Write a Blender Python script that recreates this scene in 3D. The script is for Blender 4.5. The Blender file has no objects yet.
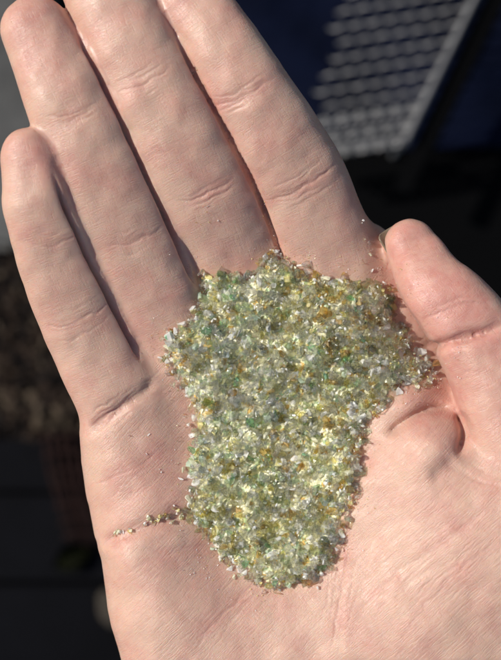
import bpy, bmesh, math, random
import numpy as np
from mathutils import Vector, Matrix, Euler

rng = np.random.default_rng(11)
random.seed(11)
SC = bpy.context.scene
COL = SC.collection

# ------------------------------------------------------------------ scale
MM = 0.001
S = 0.21                      # millimetres on the palm per photo pixel
D = 250.0                     # camera height over the palm in mm
CX, CY = 250.5, 330.0


def w2(px, py, z=0.0):
    """photo position at height z (mm) -> world mm"""
    f = (D - z) / D
    return (np.asarray(px, float) - CX) * S * f, (CY - np.asarray(py, float)) * S * f


# ------------------------------------------------------------------ helpers
def tag(o, label=None, cat=None, group=None, kind=None):
    if label: o['label'] = label
    if cat: o['category'] = cat
    if group: o['group'] = group
    if kind: o['kind'] = kind
    return o


def link(o, parent=None):
    COL.objects.link(o)
    if parent is not None:
        o.parent = parent
    return o


def mesh_obj(name, verts, faces, mats, parent=None, smooth=True, midx=None):
    me = bpy.data.meshes.new(name)
    me.from_pydata([tuple(v) for v in verts], [], [tuple(f) for f in faces])
    for m in (mats if isinstance(mats, (list, tuple)) else [mats]):
        me.materials.append(m)
    if midx is not None:
        me.polygons.foreach_set('material_index', np.asarray(midx, dtype=np.int32))
    me.polygons.foreach_set('use_smooth', np.full(len(me.polygons), smooth))
    me.update()
    return link(bpy.data.objects.new(name, me), parent)


def bm_obj(name, bm, mat, parent=None, smooth=True):
    me = bpy.data.meshes.new(name)
    bm.to_mesh(me)
    bm.free()
    me.materials.append(mat)
    me.polygons.foreach_set('use_smooth', np.full(len(me.polygons), smooth))
    return link(bpy.data.objects.new(name, me), parent)


def new_mat(name):
    m = bpy.data.materials.new(name)
    m.use_nodes = True
    nt = m.node_tree
    b = nt.nodes['Principled BSDF']
    return m, nt, b


class NT:
    """tiny node builder"""
    def __init__(self, nt): self.nt = nt
    def n(self, t, **kw):
        x = self.nt.nodes.new(t)
        for k, v in kw.items():
            if k.startswith('i_'):
                x.inputs[k[2:].replace('_', ' ')].default_value = v
            else:
                setattr(x, k, v)
        return x
    def l(self, a, b): self.nt.links.new(a, b)
    def math(self, op, a, b=None, clamp=False):
        x = self.nt.nodes.new('ShaderNodeMath'); x.operation = op; x.use_clamp = clamp
        for i, v in enumerate((a, b)):
            if v is None: continue
            if isinstance(v, (int, float)): x.inputs[i].default_value = v
            else: self.l(v, x.inputs[i])
        return x.outputs[0]
    def mixc(self, f, a, b, mode='MIX'):
        x = self.nt.nodes.new('ShaderNodeMix'); x.data_type = 'RGBA'; x.blend_type = mode
        for sock, v in ((x.inputs[0], f), (x.inputs[6], a), (x.inputs[7], b)):
            if isinstance(v, (int, float)): sock.default_value = v
            elif isinstance(v, tuple): sock.default_value = (*v, 1) if len(v) == 3 else v
            else: self.l(v, sock)
        return x.outputs[2]
    def ramp(self, f, lo, hi, a=0.0, b=1.0):
        x = self.nt.nodes.new('ShaderNodeMapRange')
        x.inputs[1].default_value = lo; x.inputs[2].default_value = hi
        x.inputs[3].default_value = a; x.inputs[4].default_value = b
        self.l(f, x.inputs[0])
        return x.outputs[0]
    def noise(self, vec, scale, detail=3, rough=.5):
        x = self.nt.nodes.new('ShaderNodeTexNoise')
        x.inputs['Scale'].default_value = scale
        x.inputs['Detail'].default_value = detail
        x.inputs['Roughness'].default_value = rough
        if vec is not None: self.l(vec, x.inputs['Vector'])
        return x.outputs['Fac']
    def mapping(self, vec, rot=(0, 0, 0), scale=(1, 1, 1)):
        x = self.nt.nodes.new('ShaderNodeMapping')
        x.inputs['Rotation'].default_value = rot
        x.inputs['Scale'].default_value = scale
        self.l(vec, x.inputs['Vector'])
        return x.outputs[0]


# ------------------------------------------------------------------ numpy helpers
def catmull(P, n):
    P = np.asarray(P, float)
    Q = np.vstack([2 * P[0] - P[1], P, 2 * P[-1] - P[-2]])
    out = []
    for i in range(len(P) - 1):
        p0, p1, p2, p3 = Q[i:i + 4]
        for t in np.linspace(0, 1, n, endpoint=False):
            out.append(.5 * ((2 * p1) + (-p0 + p2) * t + (2 * p0 - 5 * p1 + 4 * p2 - p3) * t * t + (-p0 + 3 * p1 - 3 * p2 + p3) * t ** 3))
    out.append(P[-1])
    return np.array(out)


def polyline_near(X, Y, P):
    """distance, arc parameter index (float), signed side to polyline P (k,2)"""
    best = np.full(X.shape, 1e9); par = np.zeros(X.shape); side = np.zeros(X.shape)
    for i in range(len(P) - 1):
        ax, ay = P[i, :2]; bx, by = P[i + 1, :2]
        dx, dy = bx - ax, by - ay
        L = dx * dx + dy * dy + 1e-12
        t = np.clip(((X - ax) * dx + (Y - ay) * dy) / L, 0, 1)
        ex, ey = X - ax - t * dx, Y - ay - t * dy
        d = ex * ex + ey * ey
        m = d < best
        best = np.where(m, d, best); par = np.where(m, i + t, par)
        side = np.where(m, dx * ey - dy * ex, side)
    return np.sqrt(best), par, np.sign(side)


def poly_sd(X, Y, P):
    P = np.asarray(P, float)
    d, _, _ = polyline_near(X, Y, np.vstack([P, P[:1]]))
    ins = np.zeros(X.shape, bool)
    j = len(P) - 1
    for i in range(len(P)):
        xi, yi = P[i]; xj, yj = P[j]
        c = ((yi > Y) != (yj > Y)) & (X < (xj - xi) * (Y - yi) / (yj - yi + 1e-12) + xi)
        ins ^= c
        j = i
    return np.where(ins, -d, d)


def tps(P, V, lam=0.02):
    P = np.asarray(P, float); V = np.asarray(V, float)
    n = len(P)
    r2 = ((P[:, None] - P[None]) ** 2).sum(-1)
    K = np.where(r2 > 0, r2 * np.log(r2 + 1e-12) * .5, 0) + lam * np.eye(n)
    A = np.zeros((n + 3, n + 3)); A[:n, :n] = K
    A[:n, n] = 1; A[:n, n + 1:] = P; A[n, :n] = 1; A[n + 1:, :n] = P.T
    sol = np.linalg.solve(A, np.concatenate([V, np.zeros(3)]))
    def f(X, Y):
        out = sol[n] + sol[n + 1] * X + sol[n + 2] * Y
        for i in range(n):
            q = (X - P[i, 0]) ** 2 + (Y - P[i, 1]) ** 2
            out = out + sol[i] * .5 * q * np.log(q + 1e-12)
        return out
    return f


def smin(a, b, k):
    h = np.maximum(k - np.abs(a - b), 0) / k
    return np.minimum(a, b) - h * h * k * .25


def smax(a, b, k):
    return -smin(-a, -b, k)


def sstep(x, a, b):
    t = np.clip((x - a) / (b - a), 0, 1)
    return t * t * (3 - 2 * t)


_ng = rng.random((256, 256))
def vnoise(x, y):
    xi = np.floor(x).astype(int); yi = np.floor(y).astype(int)
    fx = x - xi; fy = y - yi
    fx = fx * fx * (3 - 2 * fx); fy = fy * fy * (3 - 2 * fy)
    g = lambda a, b: _ng[a % 256, b % 256]
    return (g(xi, yi) * (1 - fx) + g(xi + 1, yi) * fx) * (1 - fy) + (g(xi, yi + 1) * (1 - fx) + g(xi + 1, yi + 1) * fx) * fy


# ================================================================== THE HAND
# axis nodes: photo x, photo y, half width in px, height of the palmar surface in mm
FING = {
    'little': [(30, 159, 29.5, 22.5), (41, 210, 34.5, 21.5), (66, 280, 40.5, 16), (93, 340, 43, 10.8), (117, 395, 42, 7.5), (142, 455, 40, 3)],
    'ring':   [(36.5, 31, 35, 22), (71, 108, 42.5, 22.5), (107, 196, 46.5, 18.5), (145, 275, 47, 12), (178, 345, 42, 5.5), (205, 405, 38, -1)],
    'middle': [(84, -52, 38, 19), (110.5, 0, 43.5, 21.5), (159, 100, 43.5, 20.5), (205, 195, 47, 14.5), (231, 258, 47, 7), (258, 335, 44, 0)],
    'index':  [(189, 3, 34, 19), (210, 28, 36, 19.8), (241, 78, 40, 19.2), (272, 130, 44, 16.6), (298, 175, 46.5, 12.6), (313, 212, 46.5, 9), (329, 256, 48, 4.8), (346, 330, 48, -1)],
    'thumb':  [(410, 245, 26, 7), (419, 260, 29.5, 9.5), (434, 285, 34.5, 12.5), (463, 318, 41, 14), (495, 372, 47, 14), (523, 432, 62, 14), (548, 530, 74, 14)],
}
PALM = [(85, 432), (83, 462), (87, 493), (94, 528), (101, 556), (108, 610), (122, 662), (150, 760), (520, 760), (590, 560), (560, 400),
        (500, 350), (470, 310), (440, 272), (412, 246), (380, 225), (330, 215), (240, 255), (170, 320), (110, 390)]
HC = [  # palm relief: x, y, height
    (300, 420, 0), (270, 480, .6), (235, 340, 2.2), (300, 320, 2.6), (200, 395, 2.6), (165, 368, 4.0), (345, 335, 2.0), (120, 450, 6.5), (165, 440, 4.2),
    (150, 505, 7.0), (125, 560, 7.5), (165, 620, 8.2), (95, 505, 3.6), (105, 590, 4.6), (215, 545, 3.6), (250, 600, 5.4), (285, 650, 7.4),
    (345, 540, 4.8), (380, 480, 8.2), (420, 520, 11.5), (460, 560, 14), (420, 620, 13), (350, 610, 9), (495, 500, 13), (385, 445, 6.8),
    (350, 410, 2.2), (400, 345, -1.0), (420, 366, -1.2), (436, 362, -3.5), (448, 388, 0), (395, 300, -.4), (378, 250, -.6), (430, 300, -.5), (520, 640, 12), (300, 740, 7), (160, 720, 5), (450, 740, 9),
    (430, 440, 9.5), (470, 460, 11), (405, 405, 4.2),
]
H = .5
x0, x1, y0, y1, z0, z1 = -60., 74., -150., 90., -40., 34.
gx = np.arange(x0, x1, H); gy = np.arange(y0, y1, H); gz = np.arange(z0, z1, H).astype(np.float32)
GX, GY = np.meshgrid(gx, gy, indexing='ij')

hp = np.array([(*[float(q) for q in w2(a, b, c)], c) for a, b, c in HC])
Hf = tps(hp[:, :2], hp[:, 2], lam=4.0)
Hm = np.clip(Hf(GX, GY), -6, 16)
pp = np.array([[float(q) for q in w2(a, b, -4)] for a, b in PALM])
PSD = poly_sd(GX, GY, pp)


def px_poly(pts, z=3.0, n=8):
    return catmull(np.array([[float(q) for q in w2(a, b, z)] for a, b in pts]), n)


# big folds carved out of the relief: points, depth mm, width mm
FOLDS = [
    ([(384, 438), (398, 426), (413, 416), (432, 409.5), (450, 409), (458, 414)], 2.3, .75, 6),
    ([(458, 412), (463, 424), (464, 436), (459, 448), (453, 456)], 3.2, .85, 9),
    ([(430, 356), (446, 344), (466, 338), (490, 331), (515, 318)], 1.5, .9, 15),
    ([(84, 436), (100, 424), (122, 408), (143, 392), (150, 384), (153, 378)], .85, 1.1, 9),
    ([(101, 552), (114, 538), (140, 528), (170, 519), (200, 512), (240, 505)], 1.0, 1.5, 6),
    ([(360, 480), (368, 455), (384, 438)], 1.1, 2.0, 6),
    ([(452, 456), (440, 470), (425, 478)], .9, 2.2, 10),
]
CARVE = np.zeros_like(GX)
for pts, dep, wd, zz in FOLDS:
    P = px_poly(pts, zz)
    d, par, _ = polyline_near(GX, GY, P)
    u = par / (len(P) - 1)
    fade = sstep(u, 0, .18) * sstep(1 - u, 0, .32)
    CARVE += dep * fade * np.exp(-(d / wd) ** 1.5)
# the two thenar skin rolls either side of the fold
for (a, b, rx, ry, ang, h) in [(410, 398, 38, 13, 22, 3.0), (428, 438, 33, 26, 35, 2.6)]:
    X, Y = w2(a, b, 6)
    c, s_ = math.cos(math.radians(ang)), math.sin(math.radians(ang))
    u = ((GX - X) * c + (GY - Y) * s_) / (rx * S); v = (-(GX - X) * s_ + (GY - Y) * c) / (ry * S)
    Hm = Hm + h * np.exp(-(u * u + v * v) ** 1.2)

Z3 = gz[None, None, :]


def finger_field(nodes, bf=.88, p=2.35):
    N = catmull(np.array(nodes, float), 10)
    zt = N[:, 3]; zc = zt - N[:, 2] * S * bf * .92
    X, Y = w2(N[:, 0], N[:, 1], zc)
    r = N[:, 2] * S * (D - zc) / D
    P = np.stack([X, Y], 1)
    d, par, side = polyline_near(GX, GY, P)
    i = np.minimum(par.astype(int), len(P) - 2); f = par - i
    lerp = lambda q: q[i] * (1 - f) + q[i + 1] * f
    R = lerp(r); ZC = lerp(zc); ZT = lerp(zt)
    arc = np.concatenate([[0], np.cumsum(np.hypot(*np.diff(P, axis=0).T))])
    ext = P[0] + (P[0] - P[3]) / np.hypot(*(P[0] - P[3])) * 14
    PE = np.vstack([ext, P])
    dE, pE, sE = polyline_near(GX, GY, PE)
    aE = np.concatenate([[0], np.cumsum(np.hypot(*np.diff(PE, axis=0).T))])
    ie = np.minimum(pE.astype(int), len(PE) - 2); fe = pE - ie
    FLOW.append((dE * sE, aE[ie] * (1 - fe) + aE[ie + 1] * fe - 14))
    return d, R, ZC, (ZT - ZC), lerp(arc), side


FLOW = []
F = {k: finger_field(v) for k, v in FING.items()}
for a, b_ in (('little', 'ring'), ('ring', 'middle'), ('middle', 'index')):
    d1, R1, Z1, B1, a1, s1 = F[a]; d2, R2, Z2, B2, a2, s2 = F[b_]
    g = (d1 - R1) + (d2 - R2)
    near = np.exp(-((d1 - R1 - d2 + R2) / 6.0) ** 2) * sstep(np.minimum(a1, a2), 2, 11)
    cc = np.clip((g + (1.3 if a == 'middle' else 2.2)) / 2, 0, 4.0) * near
    F[a] = (d1, R1 + cc, Z1, B1, a1, s1); F[b_] = (d2, R2 + cc, Z2, B2, a2, s2)
palm3 = smax((Z3 - Hm[..., None]).astype(np.float32) * .97, PSD[..., None].astype(np.float32), np.float32(9.0))
palm3 = smax(palm3, -(Z3 + np.float32(22)) + 0 * palm3, np.float32(12.0))
# wrist and forearm
arm = [(330, 660, 120, -7), (330, 740, 150, -3), (322, 850, 143, 0), (318, 1010, 158, 1), (316, 1180, 172, 1)]
dA, RA, ZA, BA, _, _ = finger_field(arm, bf=.72, p=2.2)
f3 = ((dA / RA)[..., None] ** 2.2 + (np.abs(Z3 - ZA[..., None]) / BA[..., None]) ** 2.2) ** (1 / 2.2)
sdf = smin(palm3, ((f3 - 1) * BA[..., None]).astype(np.float32), np.float32(14.0))
base = sdf.copy()
PY = CY - GY / S
for k, (d, R, ZC, B, arc, side) in F.items():
    m = (d < R + 9); pw = 2.5
    ii = np.where(m.any(1))[0]; jj = np.where(m.any(0))[0]
    sl = (slice(ii[0], ii[-1] + 1), slice(jj[0], jj[-1] + 1))
    q = ((d[sl] / R[sl])[..., None] ** pw + (np.abs(Z3 - ZC[sl][..., None]) * .95 / B[sl][..., None]) ** pw) ** (1 / pw)
    ff = ((q - 1) * np.minimum(R, B)[sl][..., None]).astype(np.float32)
    if k == 'thumb':
        kk = (0.9 + 8.0 * sstep(PY[sl], 425, 500))[..., None].astype(np.float32)
    else:
        kk = np.float32(4.5)
    sdf[sl] = smin(sdf[sl], smin(base[sl], ff, kk), np.float32(.9))
    del q, ff
# where neighbouring fingers press together the flesh meets part-way up
for a, b_ in (('little', 'ring'), ('ring', 'middle'), ('middle', 'index')):
    d1, R1, Z1, B1, a1, _ = F[a]; d2, R2, Z2, B2, a2, _ = F[b_]
    side2 = np.maximum(d1 - R1, d2 - R2) - 2.2 * sstep(np.minimum(a1, a2), 1, 12) + .9
    m = side2 < 4
    ii = np.where(m.any(1))[0]; jj = np.where(m.any(0))[0]
    sl = (slice(ii[0], ii[-1] + 1), slice(jj[0], jj[-1] + 1))
    hf = .68 if a == 'little' else .5
    tp = np.minimum(Z1 + hf * B1, Z2 + hf * B2)[sl][..., None]; bt = np.maximum(Z1 - .5 * B1, Z2 - .5 * B2)[sl][..., None]
    ff = np.maximum(np.maximum(Z3 - tp, bt - Z3), side2[sl][..., None]).astype(np.float32)
    sdf[sl] = smin(sdf[sl], ff, np.float32(1.0))
del base, palm3, f3
zw = sstep(Z3, -6, 0)
sdf += (CARVE[..., None] * zw).astype(np.float32)
sdf[:, :1, :] = np.maximum(sdf[:, :1, :], .3)   # close the arm at its far end


def surface_nets(f, org, h):
    ins = f < 0
    nx, ny, nz = f.shape
    cnt = np.zeros((nx - 1, ny - 1, nz - 1), np.int8)
    for a in (0, 1):
        for b in (0, 1):
            for c in (0, 1):
                cnt += ins[a:nx - 1 + a, b:ny - 1 + b, c:nz - 1 + c]
    cell = np.argwhere((cnt > 0) & (cnt < 8))
    idx = np.full(cnt.shape, -1, np.int32)
    idx[tuple(cell.T)] = np.arange(len(cell))
    acc = np.zeros((len(cell), 3)); n = np.zeros(len(cell))
    C = [np.array(c) for c in np.ndindex(2, 2, 2)]
    for a in C:
        for ax in range(3):
            if a[ax]: continue
            b = a.copy(); b[ax] = 1
            va = f[tuple((cell + a).T)]; vb = f[tuple((cell + b).T)]
            m = (va < 0) != (vb < 0)
            t = np.where(m, va / np.where(m, va - vb, 1), 0)
            p = a[None] + t[:, None] * (b - a)[None]
            acc[m] += p[m]; n[m] += 1
    V = (cell + acc / n[:, None]) * h + org
    Fc = []
    for ax in range(3):
        u, v = (ax + 1) % 3, (ax + 2) % 3
        s0 = [slice(None)] * 3; s1 = [slice(None)] * 3
        s0[ax] = slice(0, -1); s1[ax] = slice(1, None)
        A = ins[tuple(s0)]; B = ins[tuple(s1)]
        e = np.argwhere(A != B)
        lim = np.array(idx.shape)
        ok = (e[:, u] > 0) & (e[:, v] > 0) & (e[:, u] < lim[u]) & (e[:, v] < lim[v]) & (e[:, ax] < lim[ax])
        e = e[ok]
        def g(du, dv):
            q = e.copy(); q[:, u] -= du; q[:, v] -= dv
            return idx[tuple(q.T)]
        quad = np.stack([g(1, 1), g(0, 1), g(0, 0), g(1, 0)], 1)
        flip = ~A[tuple(e.T)]
        quad[flip] = quad[flip][:, ::-1]
        Fc.append(quad)
    return V, np.vstack(Fc)


V, Q = surface_nets(sdf, np.array([gx[0], gy[0], gz[0]]), H)
# height map of the upper surface (for resting things on it)
ins = sdf < 0
top = ins.shape[2] - 1 - np.argmax(ins[:, :, ::-1], axis=2)
has = ins.any(2)
I, J = np.indices(top.shape)
tz = np.minimum(top + 1, ins.shape[2] - 1)
fa = sdf[I, J, top]; fb = sdf[I, J, tz]
HTOP = np.where(has, gz[top] + H * np.clip(-fa / (fb - fa + 1e-6), 0, 1), -30.)
del sdf, ins


def sample(M, x, y):
    a = np.clip((np.asarray(x) - gx[0]) / H, 0, len(gx) - 1.001); b = np.clip((np.asarray(y) - gy[0]) / H, 0, len(gy) - 1.001)
    i = a.astype(int); j = b.astype(int); u = a - i; v = b - j
    return (M[i, j] * (1 - u) + M[i + 1, j] * u) * (1 - v) + (M[i, j + 1] * (1 - u) + M[i + 1, j + 1] * u) * v


def edges_of(Q):
    E = np.sort(np.vstack([Q[:, [0, 1]], Q[:, [1, 2]], Q[:, [2, 3]], Q[:, [3, 0]]]), axis=1).astype(np.int64)
    key = E[:, 0] * (Q.max() + 1) + E[:, 1]
    _, first, inv = np.unique(key, return_index=True, return_inverse=True)
    return E[first], inv


def smooth_verts(V, E, it, lam=.5):
    n = np.bincount(E.ravel(), minlength=len(V)).astype(float)
    for _ in range(it):
        acc = np.stack([np.bincount(E[:, 0], V[E[:, 1], k], len(V)) + np.bincount(E[:, 1], V[E[:, 0], k], len(V)) for k in range(3)], 1)
        V = V + lam * (acc / np.maximum(n, 1)[:, None] - V)
    return V


E, inv = edges_of(Q)
V = smooth_verts(V, E, 3, .5)
# split every quad in four and round it off
nV, nE, nF = len(V), len(E), len(Q)
ei = inv.reshape(4, nF).T + nV
fi = np.arange(nF) + nV + nE
V = np.vstack([V, V[E].mean(1), V[Q].mean(1)])
Q = np.vstack([np.stack([Q[:, k], ei[:, k], fi, ei[:, k - 1]], 1) for k in range(4)])
E, inv = edges_of(Q)
V = smooth_verts(V, E, 5, .5)
me2 = bpy.data.meshes.new('hand')
me2.vertices.add(len(V)); me2.vertices.foreach_set('co', (V * MM).ravel())
me2.loops.add(len(Q) * 4); me2.loops.foreach_set('vertex_index', Q.ravel().astype(np.int32))
me2.polygons.add(len(Q)); me2.polygons.foreach_set('loop_start', np.arange(len(Q), dtype=np.int32) * 4)
me2.polygons.foreach_set('use_smooth', np.ones(len(Q), bool))
me2.update(calc_edges=True)
hand = link(bpy.data.objects.new('hand', me2))
nv = len(me2.vertices)
co = np.empty(nv * 3); me2.vertices.foreach_get('co', co); co = co.reshape(-1, 3) / MM
no = np.empty(nv * 3); me2.vertices.foreach_get('normal', no); no = no.reshape(-1, 3)
VX, VY, VZ = co.T
upw = sstep(no[:, 2], -.1, .35)
fpx = D / (D - VZ)
VPX = CX + VX * fpx / S; VPY = CY - VY * fpx / S       # where each vertex sits over the palm plan
# finer wrinkle creases on the surface: points, depth, width, number of companion lines, spread px
WR = [
    # little finger
    ([(26, 238), (44, 246), (62, 243), (84, 230)], .22, .45, 5, 13),
    ([(40, 322), (62, 327), (88, 317), (116, 300)], .34, .5, 5, 14),
    ([(90, 428), (104, 417), (122, 406), (144, 390)], .5, .5, 7, 12),
    # ring
    ([(42, 116), (62, 117), (82, 110), (104, 99)], .3, .5, 5, 12),
    ([(104, 243), (124, 245), (146, 237), (168, 224)], .3, .5, 4, 13),
    # middle
    ([(115, 92), (132, 88), (152, 79), (174, 64)], .4, .5, 6, 13),
    ([(172, 200), (194, 200), (216, 190), (240, 176)], .4, .5, 5, 14),
    # index
    ([(205, 104), (226, 103), (250, 92), (276, 76)], .42, .5, 6, 14),
    ([(258, 200), (284, 197), (312, 182), (342, 160)], .42, .55, 5, 15),
    # thumb
    ([(418, 322), (440, 312), (468, 303), (500, 304)], .3, .5, 4, 12),
    ([(437, 349), (455, 341), (478, 335), (510, 322)], .35, .5, 4, 10),
    ([(405, 262), (422, 258), (440, 262)], .08, .5, 3, 10),
    # palm
    ([(92, 485), (112, 478), (140, 466), (168, 440)], .2, .5, 4, 18),
    ([(104, 552), (125, 535), (150, 524), (190, 512)], .3, .5, 3, 9),
    ([(120, 580), (150, 560), (190, 548), (215, 545)], .18, .5, 4, 20),
    ([(190, 655), (225, 612), (250, 588), (262, 578)], .25, .5, 5, 22),
    ([(330, 660), (338, 610), (346, 570), (352, 520)], .28, .5, 4, 16),
    ([(352, 520), (358, 480), (372, 445)], .28, .5, 4, 10),
    ([(390, 655), (430, 600), (470, 560), (505, 535)], .2, .5, 7, 34),
    ([(360, 610), (400, 570), (450, 535), (500, 500)], .18, .5, 7, 30),
    ([(400, 470), (420, 445), (440, 425)], .2, .5, 5, 16),
    ([(440, 460), (470, 478), (505, 490)], .22, .6, 5, 14),
    ([(375, 440), (392, 420), (412, 402), (440, 394)], .12, .5, 3, 8),
    ([(448, 380), (470, 372), (500, 372)], .12, .5, 4, 20),
    ([(110, 500), (140, 488), (175, 465)], .12, .5, 6, 26),
    ([(140, 405), (160, 395), (185, 372)], .15, .5, 5, 20),
]
disp = np.zeros(nv); red = np.zeros(nv)
front = np.where(upw > 0.01)[0]
fx, fy = VPX[front], VPY[front]
fd = np.zeros(len(front)); fr = np.zeros(len(front))
# wobble the plan so no crease is a ruled line
wx = (vnoise(fx / 9, fy / 9) - .5) * 3.6 + (vnoise(fx / 3.1 + 40, fy / 3.1) - .5) * 1.0
wy = (vnoise(fx / 9 + 80, fy / 9 + 20) - .5) * 3.6 + (vnoise(fx / 3.1, fy / 3.1 + 70) - .5) * 1.0
for pts, dep, wd, ncomp, spread in WR:
    A = np.array(pts, float)
    bb = (fx > A[:, 0].min() - 45) & (fx < A[:, 0].max() + 45) & (fy > A[:, 1].min() - 45) & (fy < A[:, 1].max() + 45)
    b_ = np.where(bb)[0]
    if not len(b_): continue
    if A[:, 1].min() > 435 and A[:, 0].min() < 420: dep *= 1.05
    dirv = A[-1] - A[0]; nrm = np.array([-dirv[1], dirv[0]]) / np.hypot(*dirv)
    for c in range(ncomp * 2 + 1):
        if c == 0: off, dd, t0, t1 = 0, dep * .4, 0, 1
        else:
            off = random.uniform(-1, 1) * spread; dd = dep * random.uniform(.08, .3)
            t0 = random.uniform(0, .4); t1 = random.uniform(.6, 1)
        tilt = random.uniform(-.14, .14) if c else 0
        B_ = A + nrm * off + (A - A.mean(0)) @ np.array([[0, tilt], [-tilt, 0]])
        P = catmull(B_, 6)
        d, par, _ = polyline_near(fx[b_] + wx[b_], fy[b_] + wy[b_], P)
        u = par / (len(P) - 1)
        fade = sstep(u, t0 - .01, t0 + .22) * sstep(1 - u, 1 - t1 - .01, 1 - t1 + .22)
        dm = d * S
        w_ = wd * (.42 if c else .48)
        fd[b_] += -dd * fade * np.exp(-(dm / w_) ** 1.6)
        if c == 0:
            fd[b_] += -dd * .7 * fade * np.exp(-(dm / 2.0) ** 2)
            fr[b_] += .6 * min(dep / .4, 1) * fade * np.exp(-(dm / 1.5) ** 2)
# gentle unevenness of flesh
fd += (vnoise(fx / 26, fy / 26) - .5) * .6 + (vnoise(fx / 11 + 9, fy / 11) - .5) * .16
# the line where two fingers touch
for a, b_ in (('little', 'ring'), ('ring', 'middle'), ('middle', 'index')):
    g1 = F[a][0] - F[a][1]; g2_ = F[b_][0] - F[b_][1]
    near = sample(np.minimum(F[a][4], F[b_][4]), VX[front], VY[front])
    dl = sample((g1 - g2_) * .5, VX[front], VY[front]); lo = sample(np.maximum(g1, g2_), VX[front], VY[front])
    lim = F[a][4][F[a][0] < F[a][1]].max() * .72
    w_ = sstep(near, 3, 12) * (1 - sstep(near, lim - 6, lim)) * (lo < 2.5)
    fd += -1.5 * w_ * np.exp(-(dl / .36) ** 2)
    fr += .4 * w_ * np.exp(-(dl / .9) ** 2)  # occlusion shade in the seam, put into the skin colour as a dark red
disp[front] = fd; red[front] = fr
co = co + no * (disp * upw)[:, None]
me2.vertices.foreach_set('co', (co * MM).ravel())

# flow coordinates: along / across the nearest finger, or along the palm's skin lines
along = VX * .72 + VY * .70; across = -VX * .70 + VY * .72
wf = np.zeros(nv)
tipred = np.zeros(nv)
bestd = np.full(nv, 1e9)
for (k, (d, R, ZC, B, arc, side)), (fl_s, fl_a) in zip(F.items(), FLOW):
    dn = sample(d / R, VX, VY)
    m = (dn < 1.05) & (dn < bestd) & (VZ > -8)
    a_ = sample(arc, VX, VY)
    lim = arc[(d < R)].max() * (.84 if k != 'thumb' else .55)
    m &= a_ < lim
    s_ = sample(fl_s, VX, VY)
    along = np.where(m, s_, along); across = np.where(m, sample(fl_a, VX, VY) + 300, across)   # fine lines run across the finger
    bestd = np.where(m, dn, bestd)
    wf = np.where(m, 1.0, wf)
    tipred = np.where(m, np.maximum(tipred, .7 * np.exp(-(a_ / 9) ** 2) + .1), tipred)
at = me2.attributes.new('flow', 'FLOAT_VECTOR', 'POINT')
at.data.foreach_set('vector', np.stack([along, across, VZ * .3], 1).astype(np.float32).ravel())
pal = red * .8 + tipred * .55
# warmer flesh round the thumb and along the palm's edge
for (a, b, r_, amt) in [(430, 280, 55, .75), (470, 320, 50, .7), (480, 390, 50, .5), (440, 420, 50, .4), (430, 410, 30, .3), (170, 480, 70, .35), (40, 150, 45, .3), (130, 330, 80, .15), (215, 150, 90, .1)]:
    pal += amt * np.exp(-((VPX - a) ** 2 + (VPY - b) ** 2) / r_ ** 2)
at = me2.attributes.new('blood_and_shade', 'FLOAT', 'POINT'); at.data.foreach_set('value', pal.astype(np.float32))
seam = np.zeros(nv); inside = np.zeros(nv)
for k, (d, R, ZC, B, arc, side) in F.items():
    dn = sample((d - R), VX, VY); a_ = sample(arc, VX, VY); lim = arc[(d < R)].max() * (.84 if k != 'thumb' else .55)
    live = sstep(lim + 4 - a_, 0, 4)
    seam = np.maximum(seam, live * np.exp(-(dn / .45) ** 2)); inside = np.maximum(inside, (dn < 0) * np.exp(-((a_ - lim) / .5) ** 2))
keep = np.clip(1 - np.maximum(seam, inside), 0, 1)
at = me2.attributes.new('keep', 'FLOAT', 'POINT'); at.data.foreach_set('value', keep.astype(np.float32))
at = me2.attributes.new('fing', 'FLOAT', 'POINT'); at.data.foreach_set('value', wf.astype(np.float32))
me2.update()

# ---- skin
skin, nt, b = new_mat('skin')
T = NT(nt)
aF = T.n('ShaderNodeAttribute', attribute_name='flow').outputs['Vector']
aB = T.n('ShaderNodeAttribute', attribute_name='blood_and_shade').outputs['Fac']
aW = T.n('ShaderNodeAttribute', attribute_name='fing').outputs['Fac']
oc = T.n('ShaderNodeTexCoord').outputs['Object']
mm = T.mapping(oc, scale=(1000, 1000, 1000))
mott = T.noise(mm, .12, 4, .6)
mott2 = T.noise(mm, .55, 3, .6)
speck = T.noise(mm, 2.2, 2, .6)
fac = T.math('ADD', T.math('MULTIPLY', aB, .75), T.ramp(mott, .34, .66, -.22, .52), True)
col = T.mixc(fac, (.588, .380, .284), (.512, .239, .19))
col = T.mixc(T.ramp(mott2, .35, .7, 0, .35), col, (.63, .42, .325))
col = T.mixc(T.ramp(speck, .58, .75, 0, .25), col, (.55, .27, .2))
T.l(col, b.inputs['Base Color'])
b.inputs['Subsurface Weight'].default_value = .65
b.inputs['Subsurface Radius'].default_value = (1.0, .38, .2)
b.inputs['Subsurface Scale'].default_value = .0021
b.inputs['Specular IOR Level'].default_value = .45
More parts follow.
